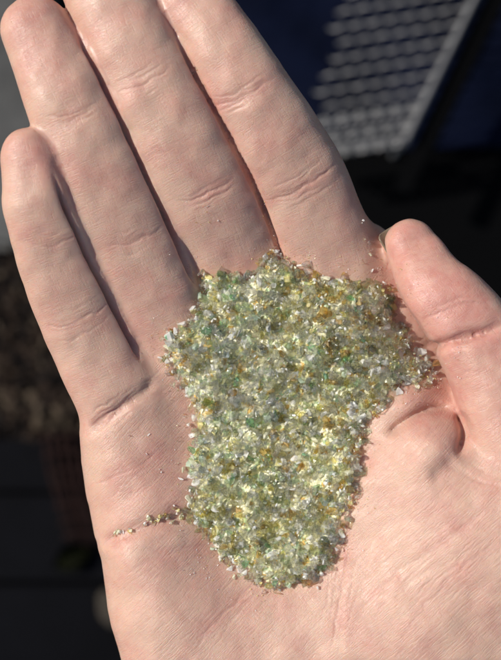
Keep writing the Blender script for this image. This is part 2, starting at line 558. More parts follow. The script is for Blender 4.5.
# fine skin lines
v1 = T.n('ShaderNodeTexVoronoi', feature='DISTANCE_TO_EDGE'); v1.inputs['Scale'].default_value = 1.0
warp = T.n('ShaderNodeVectorMath', operation='ADD')
wn = T.n('ShaderNodeTexNoise'); wn.inputs['Scale'].default_value = .5; T.l(aF, wn.inputs['Vector'])
ws = T.n('ShaderNodeVectorMath', operation='SCALE'); ws.inputs['Scale'].default_value = .45
T.l(wn.outputs['Color'], ws.inputs[0]); T.l(aF, warp.inputs[0]); T.l(ws.outputs[0], warp.inputs[1])
T.l(T.mapping(warp.outputs[0], scale=(1.2, 2.6, .9)), v1.inputs['Vector'])
cells = T.ramp(v1.outputs['Distance'], 0, .16)
ln = T.noise(T.mapping(warp.outputs[0], rot=(0, 0, .06), scale=(.3, 3.6, .6)), 1.0, 3, .6)
lines = T.ramp(ln, .36, .52)
ln2 = T.noise(T.mapping(warp.outputs[0], rot=(0, 0, .14), scale=(3.0, .35, .6)), 1.0, 2, .6)
lines2 = T.ramp(ln2, .34, .48)
fine = T.noise(mm, 4.5, 3, .65)
h = T.math('ADD', T.math('MULTIPLY', cells, .24), T.math('MULTIPLY', lines, T.ramp(aW, 0, 1, .6, .35)))
h = T.math('ADD', h, T.math('MULTIPLY', lines2, .3))
h = T.math('ADD', h, T.math('MULTIPLY', fine, .5))
bp = T.n('ShaderNodeBump'); bp.inputs['Strength'].default_value = .9; bp.inputs['Distance'].default_value = .00009
T.l(T.math('MULTIPLY', T.n('ShaderNodeAttribute', attribute_name='keep').outputs['Fac'], .75), bp.inputs['Strength']); T.l(h, bp.inputs['Height']); T.l(bp.outputs[0], b.inputs['Normal'])
T.l(T.ramp(fine, .3, .7, .30, .52), b.inputs['Roughness'])
me2.materials.append(skin)
tag(hand, 'bare open hand held palm up, its fingers pressed together and cupping crushed glass', 'hand')

# ---- thumb nail: a thin curved plate along the back of the tip
nail_m, nt, b = new_mat('nail'); T = NT(nt)
b.inputs['Base Color'].default_value = (.20, .165, .11, 1)
b.inputs['Subsurface Weight'].default_value = .3; b.inputs['Subsurface Scale'].default_value = .001
b.inputs['Roughness'].default_value = .28
nb = T.n('ShaderNodeBump'); nb.inputs['Distance'].default_value = .0001; nb.inputs['Strength'].default_value = .3
T.l(T.noise(T.mapping(T.n('ShaderNodeTexCoord').outputs['Object'], scale=(1500, 1500, 1500)), 1.0), nb.inputs['Height']); T.l(nb.outputs[0], b.inputs['Normal'])
N = catmull(np.array(FING['thumb'], float), 10)
tipc = np.array([*[float(q) for q in w2(410, 245, 3)]]); dirv = np.array([*[float(q) for q in w2(434, 285, 3)]]) - tipc
dirv /= np.hypot(*dirv); latv = np.array([dirv[1], -dirv[0]])
if latv[0] > 0: latv = -latv
zcT = 9 - 26 * S * .88 * .92
rT = 26 * S
vs, fs = [], []
NU, NVn = 17, 13
BT = 26 * S * .88
for layer in (0, 1):
    for i in range(NU):
        t = -.97 + 2.0 * (i / (NU - 1)) ** 1.3     # from the free edge past the tip back to the root
        lim = min(.78, math.sqrt(max(1.0 ** 2 - t * t, 0)) + .30) if t < 0 else .78
        for j in range(NVn):
            q = (2 * j / (NVn - 1) - 1) * lim
            roll = math.radians(22)
            rr = .97 - .05 * layer
            a_ = math.asin(max(-1, min(1, q)))
            lu = math.sin(a_ + roll) * rr * rT; zz = -math.cos(a_ + roll) * rr * BT * (.80 + .12 * min(1, t + 1))
            tt = t + (.10 * q * q if t < -.6 else 0)
            p = tipc + dirv * tt * rT + latv * lu
            vs.append((p[0], p[1], zcT + zz + .3))
W = NU * NVn
for i in range(NU - 1):
    for j in range(NVn - 1):
        q = i * NVn + j
        fs.append((q, q + 1, q + NVn + 1, q + NVn)); fs.append((W + q, W + q + NVn, W + q + NVn + 1, W + q + 1))
for i in range(NU - 1):
    for j in (0, NVn - 1):
        q = i * NVn + j; fs.append((q, q + NVn, W + q + NVn, W + q))
for j in range(NVn - 1):
    for i in (0, NU - 1):
        q = i * NVn + j; fs.append((q, q + 1, W + q + 1, W + q))
nail = mesh_obj('thumbnail', np.array(vs) * MM, fs, nail_m, hand)
bmn = bmesh.new(); bmn.from_mesh(nail.data); bmesh.ops.recalc_face_normals(bmn, faces=bmn.faces); bmn.to_mesh(nail.data); bmn.free()

# ================================================================== CRUSHED GLASS
def glass(name, tint, milky=False):
    m, nt, b = new_mat(name)
    T = NT(nt)
    oi = T.n('ShaderNodeTexCoord').outputs['Object']
    nz = T.noise(T.mapping(oi, scale=(900, 900, 900)), 1.0, 3, .6)
    if milky:
        T.l(T.mixc(T.ramp(nz, .35, .7, 0, .5), tint, tuple(min(1, .35 + .65 * c) for c in tint)), b.inputs['Base Color'])
        b.inputs['Transmission Weight'].default_value = .35
        T.l(T.ramp(nz, .3, .7, .1, .25), b.inputs['Roughness'])
        ft = .34
    else:
        T.l(T.mixc(T.ramp(nz, .4, .7, 0, .5), tuple(c ** .8 for c in tint), (1, 1, 1)), b.inputs['Base Color'])
        T.l(T.ramp(nz, .52, .70, .98, .80), b.inputs['Transmission Weight'])
        T.l(T.ramp(nz, .35, .7, .015, .11), b.inputs['Roughness'])
        ft = .42
    b.inputs['IOR'].default_value = 1.5
    b.inputs['Specular IOR Level'].default_value = .6
    bp = T.n('ShaderNodeBump'); bp.inputs['Distance'].default_value = .00012; bp.inputs['Strength'].default_value = .5
    T.l(T.noise(T.mapping(oi, scale=(3200, 3200, 3200)), 1.0, 1, .5), bp.inputs['Height']); T.l(bp.outputs[0], b.inputs['Normal'])
    tr = T.n('ShaderNodeBsdfTransparent'); tr.inputs['Color'].default_value = (*[c ** .5 for c in tint], 1)
    mx = T.n('ShaderNodeMixShader'); mx.inputs[0].default_value = ft
    out = nt.nodes['Material Output']
    T.l(b.outputs[0], mx.inputs[1]); T.l(tr.outputs[0], mx.inputs[2]); T.l(mx.outputs[0], out.inputs['Surface'])
    return m


GL = [
    ('clear', (.988, .979, .93), .58),
    ('pale olive', (.94, .925, .70), .28),
    ('yellow', (.94, .86, .40), .065),
    ('amber', (.86, .62, .24), .04),
    ('pale green', (.80, .93, .72), .075),
    ('emerald', (.46, .82, .52), .014),
    ('bluish', (.72, .83, .90), .006),
]
GL = [(a, glass(a.replace(' ', '_') + '_glass', t), p, glass('milky_' + a.replace(' ', '_') + '_glass', t, True)) for a, t, p in GL]
GP = np.array([g[2] for g in GL]); GP /= GP.sum()
TINT = [((215, 290), 34, 4, 3.0), ((215, 290), 34, 5, 3.5), ((355, 315), 45, 3, 3.0), ((355, 300), 50, 2, 1.8), ((200, 500), 30, 2, 2.0), ((345, 430), 30, 3, 1.6),
        ((235, 470), 34, 4, 2.0), ((390, 330), 25, 5, 2.0), ((265, 545), 34, 1, 1.2), ((310, 400), 40, 1, 1.0), ((240, 420), 34, 0, 1.2), ((405, 375), 25, 0, 2.0), ((230, 345), 40, 3, .8)]


def colours(x, y):
    """a colour for each grain: the kinds of glass are not evenly mixed"""
    x = np.atleast_1d(x); y = np.atleast_1d(y)
    w = np.tile(GP, (len(x), 1))
    for (a, b), r, k, amt in TINT:
        X, Y = w2(a, b, 4)
        w[:, k] *= 1 + amt * np.exp(-((x - X) ** 2 + (y - Y) ** 2) / (r * S) ** 2)
    w *= np.exp(1.1 * (np.stack([vnoise(x * .45 + 13 * k, y * .45 + 7 * k) for k in range(len(GP))], 1) - .5))
    c = np.cumsum(w / w.sum(1)[:, None], 1)
    return (rng.random(len(x))[:, None] > c).sum(1).clip(0, len(GP) - 1)


PROTO = []
for i in range(36):
    bm = bmesh.new()
    kind = i % 3
    ax = np.array([(1, .85, .72), (1.15, .9, .5), (1.4, .66, .55)][kind]) * rng.uniform(.85, 1.15, 3)
    for _ in range(rng.integers(8, 13)):
        p = rng.normal(size=3); p /= np.linalg.norm(p)
        p = np.sign(p) * np.abs(p) ** .75
        bm.verts.new(Vector(p * ax * rng.uniform(.75, 1.1)))
    bmesh.ops.convex_hull(bm, input=bm.verts)
    for v in [v for v in bm.verts if not v.link_faces]: bm.verts.remove(v)
    bmesh.ops.dissolve_limit(bm, angle_limit=.14, verts=bm.verts, edges=bm.edges)
    big = set()
    bv = bmesh.ops.bevel(bm, geom=list(bm.edges), offset=.075, segments=1, affect='EDGES', clamp_overlap=True)
    rnd = {f for f in bv['faces']}
    bm.verts.ensure_lookup_table(); bm.verts.index_update()
    vv = np.array([v.co[:] for v in bm.verts]); ff = [[v.index for v in f.verts] for f in bm.faces]
    sm = [f in rnd for f in bm.faces]
    bm.free()
    PROTO.append((vv * .53, ff, sm))

PILE = [(272, 240), (283, 256), (300, 265), (318, 276), (345, 276), (368, 282), (386, 281), (393, 298), (397, 314), (410, 328), (418, 345),
        (432, 358), (438, 374), (425, 384), (405, 390), (391, 398), (380, 408), (369, 424), (362, 450), (358, 478), (354, 505), (344, 530),
        (336, 550), (322, 572), (300, 584), (272, 588), (250, 580), (228, 566), (210, 552), (204, 532), (190, 520), (186, 508), (192, 490), (186, 462),
        (190, 440), (193, 415), (184, 398), (176, 380), (166, 360), (164, 340), (176, 326), (192, 314), (198, 296), (198, 276), (214, 272), (236, 274), (252, 268), (262, 258)]
PW = np.array([[float(q) for q in w2(a, b, 4)] for a, b in PILE])
PW = catmull(np.vstack([PW, PW[:1]]), 4)[:-1]


def rotm(n):
    q = rng.normal(size=(n, 4)); q /= np.linalg.norm(q, axis=1)[:, None]
    w, x, y, z = q.T
    return np.stack([np.stack([1 - 2 * (y * y + z * z), 2 * (x * y - z * w), 2 * (x * z + y * w)], -1),
                     np.stack([2 * (x * y + z * w), 1 - 2 * (x * x + z * z), 2 * (y * z - x * w)], -1),
                     np.stack([2 * (x * z - y * w), 2 * (y * z + x * w), 1 - 2 * (x * x + y * y)], -1)], -2)


def in_pile(n):
    out = np.zeros((0, 3))
    while len(out) < n:
        x = rng.uniform(PW[:, 0].min() - 1, PW[:, 0].max() + 1, n * 2); y = rng.uniform(PW[:, 1].min() - 1, PW[:, 1].max() + 1, n * 2)
        d = -poly_sd(x, y, PW) + (vnoise(x * .7 + 30, y * .7) - .5) * 2.2
        m = d > 0
        out = np.vstack([out, np.stack([x[m], y[m], d[m]], 1)])
    return out[:n]


def mound(x, y, d):
    return np.minimum(d * .95 + .25, 4.6 * (1 - np.exp(-d / 4.2)) + .5) * (.82 + .36 * vnoise(x * .28 + 5, y * .28)) + (vnoise(x * .9, y * .9 + 3) - .5) * 1.0


# ---- the mass of grains: one object; its packed inside is a lump of glass dust, the loose grains lie over it
n = 3900
P = in_pile(n)
ground = sample(HTOP, P[:, 0], P[:, 1])
th = np.maximum(mound(P[:, 0], P[:, 1], P[:, 2]), .3)
zr = rng.random(n)
size = np.clip(rng.lognormal(math.log(1.6), .3, n), .75, 2.8)
z = ground + .3 + np.maximum(th - 1.9, 0) * (zr > .1) + zr * np.minimum(th, 1.9)
# dust and splinters on top of everything
n2 = 2400
P2 = in_pile(n2)
s2 = rng.uniform(.35, .9, n2)
z2 = sample(HTOP, P2[:, 0], P2[:, 1]) + np.maximum(mound(P2[:, 0], P2[:, 1], P2[:, 2]), .2) + rng.uniform(-.5, .75, n2)
P = np.vstack([P, P2]); size = np.concatenate([size, s2]); z = np.concatenate([z, z2])
# faint dust strewn over the skin round the pile
n3 = 900
a = rng.integers(0, len(PW), n3); e = np.abs(rng.normal(0, 3.2, n3))
c = PW.mean(0); dv = PW[a] - c; dv /= np.linalg.norm(dv, axis=1)[:, None]
q = PW[a] + dv * e[:, None] + rng.normal(0, .8, (n3, 2))
P3 = np.column_stack([q, np.zeros(n3)])
P = np.vstack([P, P3]); s3 = rng.uniform(.12, .38, n3); size = np.concatenate([size, s3]); z = np.concatenate([z, sample(HTOP, q[:, 0], q[:, 1]) + s3 * .25])
# a few specks of glass dust over the fingers and the rest of the palm
n4 = 260
q = np.array([w2(a, b_, 10) for a, b_ in np.column_stack([rng.uniform(20, 480, n4), rng.uniform(20, 640, n4)])])
hz = sample(HTOP, q[:, 0], q[:, 1]); ok = hz > -3
P = np.vstack([P, np.column_stack([q[ok], np.zeros(ok.sum())])]); s4 = rng.uniform(.10, .24, ok.sum())
size = np.concatenate([size, s4]); z = np.concatenate([z, hz[ok] + s4 * .2])
N = len(P)
R_ = rotm(N); pk = rng.integers(0, len(PROTO), N); ck = colours(P[:, 0], P[:, 1])
rim = th < 1.3
ck[:n] += len(GL) * (((zr < .45) & (th > 1.0) & (rng.random(n) < .7)) | (rim & (rng.random(n) < .15)))
ck[n:] = np.where(rng.random(N - n) < .4, rng.choice([0, 0, 0, 1, 2], N - n) + len(GL), ck[n:])
VV, FF, MI, SMF = [], [], [], []; base_i = 0
for i in range(N):
    vv, ff, sm = PROTO[pk[i]]; SMF += sm
    w = (vv * size[i]) @ R_[i].T + (P[i, 0], P[i, 1], z[i])
    VV.append(w); FF += [[base_i + k for k in f] for f in ff]; MI += [ck[i]] * len(ff); base_i += len(vv)
cs = .62
cxs = np.arange(PW[:, 0].min(), PW[:, 0].max(), cs); cys = np.arange(PW[:, 1].min(), PW[:, 1].max(), cs)
KX, KY = np.meshgrid(cxs, cys, indexing='ij')
KX = KX + rng.uniform(-.22, .22, KX.shape); KY = KY + rng.uniform(-.22, .22, KY.shape)
KD = -poly_sd(KX, KY, PW)
KZ = sample(HTOP, KX, KY) + np.where(KD > .3, mound(KX, KY, np.maximum(KD, 0)) - 1.5 + rng.uniform(-.45, .45, KX.shape), -2.0)
VV.append(np.stack([KX, KY, KZ], -1).reshape(-1, 3))
ny_ = len(cys)
for i in range(len(cxs) - 1):
    for j in range(ny_ - 1):
        if KD[i:i + 2, j:j + 2].max() > .3:
            a, b_, c_, d_ = (base_i + i * ny_ + j, base_i + (i + 1) * ny_ + j, base_i + (i + 1) * ny_ + j + 1, base_i + i * ny_ + j + 1)
            FF += [[a, b_, c_], [a, c_, d_]]; MI += [2 * len(GL)] * 2
dust_m, nt, b = new_mat('packed_glass_dust'); T = NT(nt)
oi = T.mapping(T.n('ShaderNodeTexCoord').outputs['Object'], scale=(1000, 1000, 1000))
vc = T.n('ShaderNodeTexVoronoi'); vc.inputs['Scale'].default_value = 1.1; T.l(oi, vc.inputs['Vector'])
sep = T.n('ShaderNodeSeparateColor'); T.l(vc.outputs['Color'], sep.inputs[0])
c_ = T.mixc(T.ramp(sep.outputs[0], .3, .8), (.80, .77, .59), (.67, .64, .38))
c_ = T.mixc(T.ramp(sep.outputs[1], .82, .9), c_, (.55, .66, .42))
c_ = T.mixc(T.ramp(sep.outputs[2], .88, .94), c_, (.6, .40, .12))
T.l(c_, b.inputs['Base Color']); b.inputs['Roughness'].default_value = .5
pile = mesh_obj('crushed_glass', np.vstack(VV) * MM, FF, [g[1] for g in GL] + [g[3] for g in GL] + [dust_m], smooth=False, midx=MI)
pile.data.polygons.foreach_set('use_smooth', SMF + [False] * (len(pile.data.polygons) - len(SMF)))
tag(pile, 'heap of fine crushed glass in clear, olive, yellow and green on the palm', 'crushed glass', kind='stuff')

# ---- the largest grains on top and the strays on the skin: each an object
MESHES = {}
def grain_mesh(pi, ci, milky):
    if (pi, ci, milky) not in MESHES:
        vv, ff, sm = PROTO[pi]
        me = bpy.data.meshes.new('glass_grain'); me.from_pydata([tuple(v * MM) for v in vv], [], ff)
        me.polygons.foreach_set('use_smooth', sm); me.materials.append(GL[ci][3 if milky else 1]); me.update()
        MESHES[(pi, ci, milky)] = me
    return MESHES[(pi, ci, milky)]


def grain(x, y, z, s, where, word=None, ci=None, milky=False):
    ci = int(colours(x, y)[0]) if ci is None else ci
    kind = rng.integers(0, 3)
    pi = int(rng.integers(0, 12)) * 3 + int(kind)
    o = bpy.data.objects.new('glass_grain', grain_mesh(pi, ci, milky))
    o.location = (x * MM, y * MM, z * MM)
    o.rotation_euler = [random.uniform(0, 6.28) for _ in range(3)]
    o.scale = (s, s, s)
    shape = ('chunky', 'flat', 'splintery')[int(kind)]
    lab = f'{word or shape} {GL[ci][0]} glass grain {where}'
    tag(link(o), lab, 'glass grain', lab.replace('grain', 'grains', 1))
    return o


ZONES = [((272, 255), 'at the peak of the heap between middle and index finger'), ((225, 285), 'on the heap just below the middle finger'),
         ((185, 345), 'on the heap where the ring finger meets the palm'), ((330, 295), 'on the heap just below the index finger'),
         ((390, 300), 'on the heap facing the thumb tip'), ((410, 365), 'on the lobe of the heap beside the thumb'),
         ((265, 335), 'on the broad upper part of the heap'), ((340, 355), 'on the heap between its middle and the thumb lobe'),
         ((220, 420), 'on the heap along the little finger side'), ((280, 420), 'in the very middle of the heap'),
         ((340, 430), 'on the heap beside the fold of the thumb'), ((220, 510), 'on the heap where the thin trail joins it'),
         ((280, 500), 'on the lower middle of the heap'), ((335, 510), 'on the lower heap along the ball of the thumb'),
         ((270, 565), 'on the rounded wrist end of the heap')]
zp = np.array([w2(a, b, 4) for (a, b), _ in ZONES], float)
cand = in_pile(9000).tolist()
chosen = []
for c_ in cand:
    if all((c_[0] - k[0]) ** 2 + (c_[1] - k[1]) ** 2 > 2.35 ** 2 for k in chosen):
        chosen.append(c_)
    if len(chosen) >= 222: break
for c_ in chosen:
    x, y, d = c_
    zz = float(sample(HTOP, x, y)) + max(float(mound(x, y, d)), .3) + random.uniform(.25, .6)
    s = random.uniform(1.6, 2.6) if random.random() < .9 else random.uniform(2.6, 3.5)
    grain(x, y, zz, s, ZONES[int(np.argmin(((zp - (x, y)) ** 2).sum(1)))][1], ci=None if random.random() < .65 else 0, milky=False)

# strays: spots on the skin (photo x, y, spread, how many, size range, words)
STRAY = [
    ([(116, 532), (130, 529), (146, 524), (158, 520), (168, 518), (178, 512), (188, 508), (150, 521), (163, 516), (172, 521), (182, 518), (174, 507), (122, 531), (154, 523)], 2.2, 4, (.5, 1.35), 'in the thin trail towards the edge of the palm', (0, 1, 1, 2)),
    ([(364, 222), (367, 240), (370, 252), (366, 262), (372, 270)], 3, 2, (.35, .9), 'strewn up the side of the index finger', (0, 1)),
    ([(200, 213), (206, 206), (214, 222), (196, 224)], 5, 2, (.25, .6), 'stuck to the middle finger near its joint', (0, 2)),
    ([(384, 400), (377, 414), (401, 436), (436, 382)], 3, 1, (.5, 1.0), 'lying on the skin fold by the thumb', (1, 0)),
    ([(128, 438), (152, 432), (147, 455), (160, 470), (110, 430)], 4, 1, (.4, .8), 'stuck to the palm below the little finger', (0,)),
    ([(182, 480), (184, 455), (180, 470), (187, 425)], 2, 1, (.7, 1.4), 'at the foot of the heap by the little finger', (0, 1)),
    ([(337, 560), (318, 590), (265, 592), (232, 575), (345, 545)], 2, 1, (.7, 1.4), 'beside the rounded wrist end of the heap', (0, 1)),
]
for pts, spread, k, (sa, sb), where, cols in STRAY:
    for (a, b_) in pts:
        for _ in range(k):
            X, Y = w2(a + random.gauss(0, spread * .6), b_ + random.gauss(0, spread * .6), 5)
            hz = float(sample(HTOP, X, Y)); X, Y = float(X) * (D - hz) / (D - 5), float(Y) * (D - hz) / (D - 5)
            hz = float(sample(HTOP, X, Y)); s = random.uniform(sa, sb)
            grain(X, Y, hz + s * .3, s, where, ci=random.choice(cols), milky=random.random() < .55)

# ================================================================== WHAT LIES BELOW (out of focus; shade is put into the dark base colours)
GZ = -620.0
def g2(px, py, z):
    x, y = w2(px, py, z)
    return float(x) * MM, float(y) * MM, z * MM


def simple(name, c, rough=.8, var=.3, scale=30, c2=None, bump=.0, spec=.06):
    m, nt, b = new_mat(name); T = NT(nt)
    oc = T.n('ShaderNodeTexCoord').outputs['Object']
    nz = T.noise(oc, scale, 5, .6)
    c2 = c2 or tuple(v * (1 - var) for v in c)
    T.l(T.mixc(T.ramp(nz, .3, .7), c, c2), b.inputs['Base Color'])
    b.inputs['Roughness'].default_value = rough
    b.inputs['Specular IOR Level'].default_value = spec
    if bump:
        bp = T.n('ShaderNodeBump'); bp.inputs['Distance'].default_value = bump
        T.l(T.noise(oc, scale * 3, 4), bp.inputs['Height']); T.l(bp.outputs[0], b.inputs['Normal'])
    return m


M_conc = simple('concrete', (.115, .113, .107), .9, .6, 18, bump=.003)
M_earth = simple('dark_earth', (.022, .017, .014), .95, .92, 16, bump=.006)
M_board = simple('shaded_board', (.0035, .0035, .005), .75, .5, 14)  # near-black base colour carries the shadow lying over the boards
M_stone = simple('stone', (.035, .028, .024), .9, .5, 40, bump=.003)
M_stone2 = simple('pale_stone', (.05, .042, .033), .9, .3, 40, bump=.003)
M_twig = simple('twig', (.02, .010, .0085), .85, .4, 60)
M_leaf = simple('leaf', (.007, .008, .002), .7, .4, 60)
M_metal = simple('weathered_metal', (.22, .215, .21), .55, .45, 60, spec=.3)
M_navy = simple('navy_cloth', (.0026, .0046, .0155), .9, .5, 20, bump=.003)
M_black = simple('black_shade_and_bar', (.0012, .0012, .0014), .9, .3, 30)  # paints shade on the ground sheet; also the side bar's own black


def box_bm(bm, cx, cy, cz, sx, sy, sz, rz=0, bevel=.0):
    r = bmesh.ops.create_cube(bm, size=1)
    bmesh.ops.scale(bm, vec=(sx, sy, sz), verts=r['verts'])
    if bevel:
        ed = list({e for v in r['verts'] for e in v.link_edges})
        q = bmesh.ops.bevel(bm, geom=ed, offset=bevel, segments=2, affect='EDGES')
        vs = list({v for f in q['faces'] for v in f.verts} | {v for v in r['verts'] if v.is_valid})
    else: vs = r['verts']
    bmesh.ops.rotate(bm, cent=(0, 0, 0), matrix=Matrix.Rotation(rz, 3, 'Z'), verts=vs)
    bmesh.ops.translate(bm, vec=(cx, cy, cz), verts=vs)


# ground sheet
bm = bmesh.new(); bmesh.ops.create_grid(bm, x_segments=40, y_segments=40, size=6)
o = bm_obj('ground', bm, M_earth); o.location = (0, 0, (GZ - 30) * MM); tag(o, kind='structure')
# concrete slab corner in the far left
bm = bmesh.new()
xa, ya, _ = g2(-360, 238, GZ); xb, yb, _ = g2(52, -260, GZ)
box_bm(bm, (xa + xb) / 2, (ya + yb) / 2, GZ * MM - .02, xb - xa, yb - ya, .04, math.radians(-4), .006)
o = bm_obj('concrete_slab', bm, M_conc, smooth=False); tag(o, kind='structure')

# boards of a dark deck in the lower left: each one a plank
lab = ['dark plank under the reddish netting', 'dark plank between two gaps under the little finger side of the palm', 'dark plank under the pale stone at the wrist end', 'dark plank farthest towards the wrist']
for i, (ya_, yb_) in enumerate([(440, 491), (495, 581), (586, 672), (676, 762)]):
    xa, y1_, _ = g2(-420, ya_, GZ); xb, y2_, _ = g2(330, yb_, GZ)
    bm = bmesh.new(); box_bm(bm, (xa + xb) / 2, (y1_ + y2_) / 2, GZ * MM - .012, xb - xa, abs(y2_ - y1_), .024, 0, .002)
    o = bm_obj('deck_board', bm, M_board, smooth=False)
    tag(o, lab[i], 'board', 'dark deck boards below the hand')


def stone_bm(r, seed):
    bm = bmesh.new(); bmesh.ops.create_icosphere(bm, subdivisions=3, radius=1)
    rs = np.random.default_rng(seed); k = rs.normal(size=(5, 3)); k /= np.linalg.norm(k, axis=1)[:, None]; off = rs.uniform(.6, .95, 5)
    for v in bm.verts:
        c = np.array(v.co)
        for kk, oo in zip(k, off):
            t = c @ kk
            if t > oo: c = c - kk * (t - oo) * .85
        v.co = Vector(c * (r[0], r[1], r[2]) * (1 + .05 * math.sin(7 * c[0] + seed) * math.cos(6 * c[1])))
    return bm


STONES = [  # x, y, radius px, pale?
    (12, 262, 15, 1), (24, 300, 12, 0), (8, 330, 11, 0), (38, 330, 10, 0), (20, 362, 13, 1), (42, 372, 9, 0), (46, 398, 8, 1), (28, 412, 11, 1), (52, 418, 8, 0),
    (6, 392, 10, 0), (14, 288, 9, 0), (36, 452, 9, 0), (62, 436, 8, 0), (6, 240, 11, 0), (32, 238, 9, 1), (60, 402, 7, 1), (4, 428, 9, 0)]
rs_ = random.Random(5)
for _ in range(34):
    STONES.append((rs_.uniform(-30, 85), rs_.uniform(222, 455), rs_.uniform(4, 13), rs_.random() < .25))
for i, (a, b_, r, pale) in enumerate(STONES):
    x, y, zz = g2(a, b_, GZ - 10)
    rr = r * .78 * S * MM * (D - GZ) / D
    o = bm_obj('stone', stone_bm((rr, rr * random.uniform(.6, .9), rr * .6), i), M_stone2 if pale else M_stone)
    o.location = (x, y, (GZ - 30) * MM + rr * .45); o.rotation_euler.z = random.uniform(0, 6)
    tag(o, ('pale tan' if pale else 'dull brown') + ' stone on the dark earth beyond the little finger', 'stone', ('pale tan' if pale else 'dull brown') + ' stones beyond the little finger')
x, y, zz = g2(112, 608, GZ); rr = 14 * S * MM * (D - GZ) / D
o = bm_obj('stone', stone_bm((rr, rr * 1.5, rr * .5), 77), M_stone2); o.location = (x, y, GZ * MM + rr * .3); o.rotation_euler.z = .4
tag(o, 'large pale tan stone lying on a plank beside the heel of the hand', 'stone')
# dry litter strewn over the earth
LM = [simple('dry_litter_' + n_, c_, .85, .5, 50) for n_, c_ in (('brown', (.034, .023, .017)), ('tan', (.10, .075, .052)), ('dark', (.014, .011, .01)))]
lv, lf, lm = [], [], []
r9 = random.Random(9)
for _ in range(1500):
    px_, py_ = r9.uniform(-60, 105), min(r9.gauss(340, 75), 478)
    x, y, _z = g2(px_, max(py_, 205), GZ)
    L_ = r9.uniform(.006, .030); w_ = r9.uniform(.0008, .0042); a_ = r9.uniform(0, 6.3); bend = r9.uniform(-.5, .5); tl = r9.uniform(-.5, .5)
    k0 = len(lv)
    for i in range(5):
        t_ = i / 4 - .5; c_, s_ = math.cos(a_ + bend * t_), math.sin(a_ + bend * t_)
        ww = w_ * (1 - 1.5 * t_ * t_ * 2) + .0003
        zc_ = (GZ - 30) * MM + r9.uniform(.002, .004) + .012 * r9.random() * (.25 - t_ * t_) * 4 + .014
        for q_ in (-1, 1):
            lv.append((x + c_ * t_ * L_ - s_ * ww * q_, y + s_ * t_ * L_ + c_ * ww * q_, zc_ + tl * ww * q_))
            lv.append((x + c_ * t_ * L_ - s_ * ww * q_, y + s_ * t_ * L_ + c_ * ww * q_, zc_ + tl * ww * q_ - .0006))
    mi_ = r9.choice((0, 0, 1, 2, 2, 2))
    for i in range(4):
        b4 = k0 + i * 4
        lf += [(b4, b4 + 4, b4 + 6, b4 + 2), (b4 + 1, b4 + 3, b4 + 7, b4 + 5), (b4, b4 + 1, b4 + 5, b4 + 4), (b4 + 2, b4 + 6, b4 + 7, b4 + 3)]; lm += [mi_] * 4
o = mesh_obj('dry_litter', lv, lf, LM, midx=lm)
tag(o, 'brown dry litter of leaves and stalks strewn on dark earth past the little finger', 'dry litter', kind='stuff')
# reddish netting
def tube(pts, rad, ns=7):
    bm = bmesh.new(); P = catmull(np.array(pts, float), 5); rings = []
    for i, p in enumerate(P):
        t = Vector(P[min(i + 1, len(P) - 1)] - P[max(i - 1, 0)]).normalized()
        u = t.cross(Vector((0, 0, 1)));
        if u.length < 1e-4: u = Vector((1, 0, 0))
        u.normalize(); v = t.cross(u)
        r = rad * (1 - .4 * i / len(P))
        rings.append([bm.verts.new(Vector(p) + (u * math.cos(2 * math.pi * k / ns) + v * math.sin(2 * math.pi * k / ns)) * r) for k in range(ns)])
    for a, b in zip(rings, rings[1:]):
        for k in range(ns): bm.faces.new((a[k], a[(k + 1) % ns], b[(k + 1) % ns], b[k]))
    bm.faces.new(rings[0][::-1]); bm.faces.new(rings[-1])
    return bm
net = bmesh.new()
import_pts = lambda a, b_: g2(a, b_, GZ + 8)
for k in range(7):
    for pts in ([(44 + 9 * k + random.uniform(-2, 2), 430 + 4 * k), (50 + 8.5 * k, 470 + random.uniform(-3, 3)), (58 + 8 * k + random.uniform(-3, 3), 505), (72 + 7 * k, 545 + random.uniform(-4, 4))],
                [(40 + 4 * k, 438 + 17 * k + random.uniform(-3, 3)), (66 + 3 * k, 433 + 17 * k + random.uniform(-3, 3)), (108 + k, 440 + 17 * k)]):
        t_ = tube([import_pts(*p) for p in pts], .0019, 6)
        me_ = bpy.data.meshes.new('tmp'); t_.to_mesh(me_); t_.free(); net.from_mesh(me_); bpy.data.meshes.remove(me_)
o = bm_obj('netting', net, M_twig)
tag(o, 'scrap of reddish brown netting lying on the dark planks beside the palm', 'netting')
# small yellow-green leaf
bm = bmesh.new(); vs = []
for i in range(9):
    t = i / 8; w = .010 * math.sin(math.pi * min(1, t * .97 + .02)) + .0004
    vs.append([bm.verts.new((t * .032 - .016, s * w, .004 * math.sin(t * 3) + (.002 if s else 0))) for s in (-1, 0, 1)])
for a, b_ in zip(vs, vs[1:]):
    bm.faces.new((a[0], b_[0], b_[1], a[1])); bm.faces.new((a[1], b_[1], b_[2], a[2]))
bmesh.ops.solidify(bm, geom=list(bm.faces), thickness=.0006)
o = bm_obj('leaf', bm, M_leaf); o.location = g2(74, 556, GZ + 3); o.rotation_euler.z = .5
tag(o, 'small yellow-green leaf lying on a dark plank', 'leaf')

